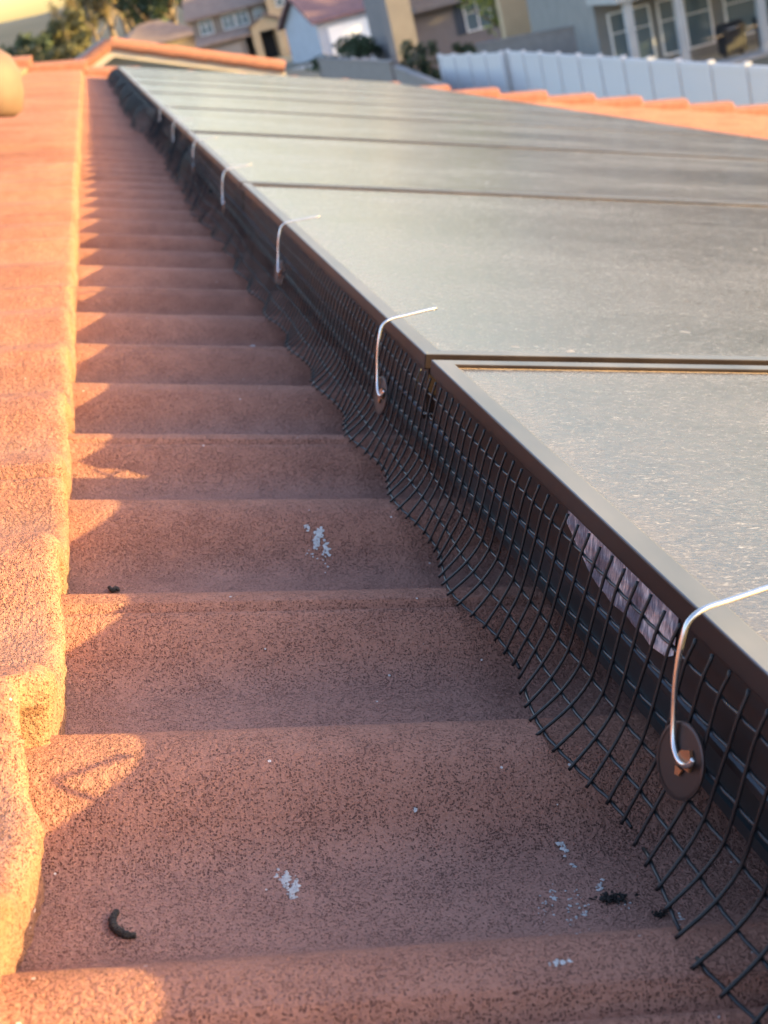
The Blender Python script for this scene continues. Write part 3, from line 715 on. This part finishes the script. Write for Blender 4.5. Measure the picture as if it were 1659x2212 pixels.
# --- house with the covered patio on the right
greige=wallmat('greige_stucco',(.21,.205,.19))
pD=at(1400,50); hD=thing('house','greige house with a covered patio and white posts behind the vinyl fence','house',pD,R(-2))
m_=MB(); m_.box(-.6,13,3.2,12,0,5.6); m_.build('wall',greige,hD)
m_=MB(); gable_roof(m_,-.6,13,3.2,12,5.6,2,'x'); m_.build('roof',roofplum,hD)
m_=MB(); m_.box(-.8,13,-.1,3.2,2.75,3.0); m_.build('patio_cover',wallmat('trim_white',(.33,.33,.31)),hD)
for x in (-.4,1.3,4.1,7.5,11): m_=MB(); m_.box(x-.13,x+.13,0.02,.28,0,2.75); m_.box(x-.18,x+.18,-.03,.33,0,.25); m_.build('patio_post',wallmat('post_white',(.36,.36,.35)),hD)
for x,ww in ((.6,1.4),(2.6,1.8),(5.2,2.2),(8.4,2.0)): window(hD,x,3.2,.5,ww,1.75,mull=2)
window(hD,2,3.2,3.6,1.4,1.2); window(hD,6,3.2,3.6,1.6,1.2)
m_=MB(); m_.box(-.5,13,-.6,3.1,.0,.1); m_.build('patio_slab',conc,hD)
def grill(label,loc,rz):
    o=thing('barbecue_grill',label,'grill',loc,rz)
    m_=MB(); m_.box(-.4,.4,-.25,.25,.12,.8); m_.build('cabinet',darkm,o)
    m_=MB(); P_=[[( -.42+.84*i, .3*math.cos(PI*q/8),.8+.32*math.sin(PI*q/8)) for q in range(9)] for i in (0,1)]; m_.grid(P_)
    m_.add(P_[0],[tuple(range(9))]); m_.add(P_[1],[tuple(range(9))]); m_.build('lid',darkm,o)
    m_=MB(); m_.tube([(-.3,-.34,.92),(.3,-.34,.92)],.015,8); m_.build('handle',hook_m,o)
    for sx in (-1,1): m_=MB(); m_.box(sx*.75-.3,sx*.75+.3,-.22,.22,.76,.8); m_.build('side_shelf',hook_m,o)
    for sx in (-1,1): m_=MB(); m_.tube([(sx*.33,-.04,.07),(sx*.33,.04,.07)],.07,12); m_.build('wheel',darkm,o)
rot=Matrix.Rotation(R(-2),4,'Z')
grill('black barbecue grill with a silver handle under the patio cover',pD+rot@Vector((3.3,1.0,.1)),R(10))
def chair(label,loc,rz,g):
    o=thing('patio_chair',label,'chair',loc,rz,g)
    m_=MB(); m_.box(-.25,.25,-.25,.25,.4,.45); m_.build('seat',darkm,o)
    m_=MB(); m_.prism([(.22,.46),(.27,.46),(.36,1.0),(.31,1.0)],-.25,.25,'x'); m_.build('backrest',darkm,o)
    for a in (-1,1):
        for c in (-1,1): m_=MB(); m_.box(a*.22-.02,a*.22+.02,c*.22-.02,c*.22+.02,0,.4); m_.build('leg',darkm,o)
chair('black patio chair left of the patio table',pD+rot@Vector((4.7,1.3,.1)),R(100),'patio chairs'); chair('black patio chair right of the patio table',pD+rot@Vector((6.6,1.3,.1)),R(-80),'patio chairs')
o=thing('patio_table','dark patio table under the patio cover between two chairs','table',pD+rot@Vector((5.65,1.4,.1)))
m_=MB(); m_.box(-.6,.6,-.45,.45,.7,.75); m_.build('tabletop',darkm,o)
for a in (-1,1):
    for c in (-1,1): m_=MB(); m_.box(a*.5-.03,a*.5+.03,c*.38-.03,c*.38+.03,0,.7); m_.build('leg',darkm,o)
# --- small pink hip roofed house and a tiny one at the left
def hiphouse(label,p,rz,W_,D_,h,r,wm,rm):
    o=thing('house',label,'house',p,rz); m_=MB(); m_.box(0,W_,0,D_,0,h); m_.build('wall',wm,o)
    m_=MB(); a=.5; m_.add([(-a,-a,h),(W_+a,-a,h),(W_+a,D_+a,h),(-a,D_+a,h),(D_/2,D_/2,h+r),(W_-D_/2,D_/2,h+r)],[(0,1,5,4),(1,2,5),(2,3,4,5),(3,0,4),(3,2,1,0)]); m_.build('roof',rm,o)
    window(o,W_*.3,0,1.2,1.2,1.1); window(o,W_*.7,0,1.2,1.2,1.1); return o
hiphouse('distant house with a pink hipped roof just over the gable ridge',at(272,150),R(10),9,7,3.4,2.2,beige,roofpink)
hiphouse('tiny distant house with a pinkish roof and cream wall low behind the left roof edge',at(160,120),R(-6),6.5,5,2.6,1.4,sun_ochre,roofpink)
hiphouse('pale distant house half hidden below the hill on the left',at(60,190),R(5),8,6,3.0,1.6,whst,roofpink)
# --- neighbouring gable end just past our roof
Yg=20.0
a0=PY(236,86,Yg); a1=PY(612,136,Yg); pit=(a0.z-a1.z)/((a1.x-a0.x)/1.0); hw=4.2
creamw=wallmat('cream_gable_stucco',(.36,.37,.36))
o=thing('house','cream neighbouring house whose tiled gable end rises just past our roof','house',(a0.x,Yg,0),R(0))
z0=a0.z-.12; XR=(a1.x-a0.x)/1.0
m_=MB(); m_.prism([(-hw,0),(XR-.25,0),(XR-.25,z0-(XR-.25)*pit),(0,z0),(-hw,z0-hw*pit)],.25,9,'y'); m_.build('wall',creamw,o)
m_=MB()
for sgn,L in ((1,XR),(-1,hw+.4)):
    m_.prism([(0,z0+.02),(sgn*L,z0+.02-L*pit),(sgn*L,z0+.12-L*pit),(0,z0+.12)][::sgn],0.05,9.2,'y')
rf=m_.build('roof',roofpink,o)
m_=MB()
for sgn,L in ((1,XR),(-1,hw+.4)): m_.prism([(0,z0-.10),(sgn*L,z0-.10-L*pit),(sgn*L,z0+.0-L*pit),(0,z0+.0)][::sgn],.0,.24,'y')
m_.build('fascia',wallmat('fascia_cream',(.42,.36,.29)),o)
for sgn,L in ((1,XR),(-1,hw+.4)):
    d=0
    while d<L-.05:
        d2=min(L,d+.42); m_=MB()
        m_.tube([(sgn*d,.02,z0+.075-d*pit),(sgn*d2,.02,z0+.065-d2*pit)],[.082,.086],14,False); m_.build('rake_tile',tile_plain,rf); d+=.38
# ------------------------------------------------------------------ walls, fences and garden
block=noisy('grey_brown_block',(.17,.15,.14),(.22,.195,.18),2,.95,.4,12)
def wall_run(name,label,cat_,a,b,h,th,mt,cap=None,zb=0):
    d=(b-a); L=math.hypot(d.x,d.y); o=thing(name,label,cat_,(a.x,a.y,zb),math.atan2(d.y,d.x))
    m_=MB(); m_.box(0,L,0,th,0,h)
    nb=int(L/.4)
    m_.build('masonry',mt,o)
    m_=MB(); m_.box(-.02,L+.02,-.03,th+.03,h+.001,h+.08); m_.build('coping',cap or mt,o); return o
wall_run('block_wall','long grey brown block wall rising behind the vinyl fence to the patio house','wall',at(1040,58),at(1400,54),1.95,.25,block)
wall_run('block_wall','dark grey block wall running up to the left end of the white fence','wall',at(862,60),at(968,46),1.75,.22,block)
wall_run('block_wall','low brown block wall below the dark bush, left of the mauve chimney','wall',at(690,84),at(850,66),1.6,.22,block)
wall_run('retaining_wall','pale blue white retaining wall above the long block wall','wall',at(1180,62),at(1365,61),2.4,.3,white)
vinyl,_,_=mat('white_vinyl',(.55,.545,.56),.4)
fa=at(967,54); fb_=at(1100,48.5); fc=at(1720,29)
def vinyl_fence(label,a,b,n):
    d=b-a; L=math.hypot(d.x,d.y); o=thing('vinyl_fence',label,'fence',(a.x,a.y,0),math.atan2(d.y,d.x)); H=2.2
    for i in range(n+1):
        x=L*i/n; m_=MB(); m_.box(x-.07,x+.07,-.07,.07,0,H+.05); p=m_.build('post',vinyl,o)
        m_=MB(); m_.add([(x-.085,-.085,H+.051),(x+.085,-.085,H+.051),(x+.085,.085,H+.051),(x-.085,.085,H+.051),(x,0,H+.07)],[(3,2,1,0),(0,1,4),(1,2,4),(2,3,4),(3,0,4)]); m_.build('post_cap',vinyl,p)
        if i<n:
            m_=MB(); x0=x+.072; x1=L*(i+1)/n-.072
            m_.box(x0,x1,-.035,.035,H-.14,H); m_.box(x0,x1,-.035,.035,.06,.2)
            k=0; xx=x0
            while xx<x1-.03:
                m_.box(xx+.003,min(xx+.147,x1),-.018,.018,.2,H-.14); xx+=.15
            m_.build('panel',vinyl,o)
    return o
vinyl_fence('short receding run of white vinyl fence joined to the dark block wall',fa,fb_,4)
vinyl_fence('long white vinyl privacy fence with capped posts across the upper right',fb_+Vector((.2,-.1,0)),fc,11)
bg_='garden bushes below the houses'
bush('big dark green bush in front of the white driveway',at(765,84),3.2,1.45,L_DARK,21,3600,bg_,.14)
bush('dark round bush left of the shuttered window',at(905,69),1.0,1.2,L_DARK,22,1200,bg_,.12)
bush('small dark bush under the shuttered window',at(975,70),.9,.8,L_DARK,23,1000,bg_,.1)
bush('second small dark bush under the shuttered window, to the right',at(1025,70),.9,.75,L_DARK,24,1000,bg_,.1)
bush('yellow green weeds at the foot of the neighbouring gable',at(650,30,1.2),.55,1.5,L_LIME,25,900,bg_,.05)
bush('yellow green shrub below the beige house beside the tiled ridge',at(425,125),2.2,.9,L_LIME,26,1200,bg_,.16)
tree('lime green small tree between the mauve house and the lit porch',at(1092,68),6.5,1.7,L_LIME,27,name='garden_tree',n=1800,size=.14)
o=thing('porch_post','sunlit ochre porch column beside the lime green tree','post',at(1128,66))
m_=MB(); m_.box(-.7,.7,-.3,.3,0,4.2); m_.box(-.8,.8,-.4,.4,0,.5); m_.build('column',sun_ochre,o); m_=MB(); m_.box(-.85,.85,-.45,.45,4.21,4.5); m_.build('cap',sun_ochre,o)
def strappy(label,loc,h,seed):
    rg=random.Random(seed); m_=MB()
    for q in range(26):
        a=rg.uniform(0,2*PI); r=rg.uniform(.1,.5)*h; w_=.03
        p0=Vector((0,0,0)); p1=Vector((math.cos(a)*r*.4,math.sin(a)*r*.4,h*.7)); p2=Vector((math.cos(a)*r,math.sin(a)*r,h*rg.uniform(.75,1.05))); sd=Vector((-math.sin(a),math.cos(a),0))*w_
        m_.add([p0-sd,p0+sd,p1+sd*1.2,p1-sd*1.2,p2],[(0,1,2,3),(3,2,4)])
    o=m_.build('strappy_plant',L_DARK); o.location=loc; tag(o,label,'plant','strappy plants along the fence'); return o
strappy('left spiky green plant in front of the vinyl fence',at(1445,33.5),1.15,1); strappy('right spiky green plant in front of the vinyl fence',at(1508,32.5),1.25,2)
# unseen trees added beyond the right edge to throw evening shade over the gardens
for i,(x,y,h) in enumerate(((47,67,10),(44,60,9.5),(52,76,11),(58,86,12),(64,95,12),(76,121,14),(84,133,15),(44,36,9),(41,46,9),(37,39,8.5),(35,32,8),(48,54,10),(40,25,8),(52,52,10),(60,68,11),(70,84,12),(80,100,12),(66,48,12),(92,118,13))):
    tree('unseen dark tree added beyond the right edge to shade the gardens',(x,y,0),h,4.8,L_DARK,40+i,trunk_h=.15,n=1800,size=.6,group='added shade trees beyond the right edge')
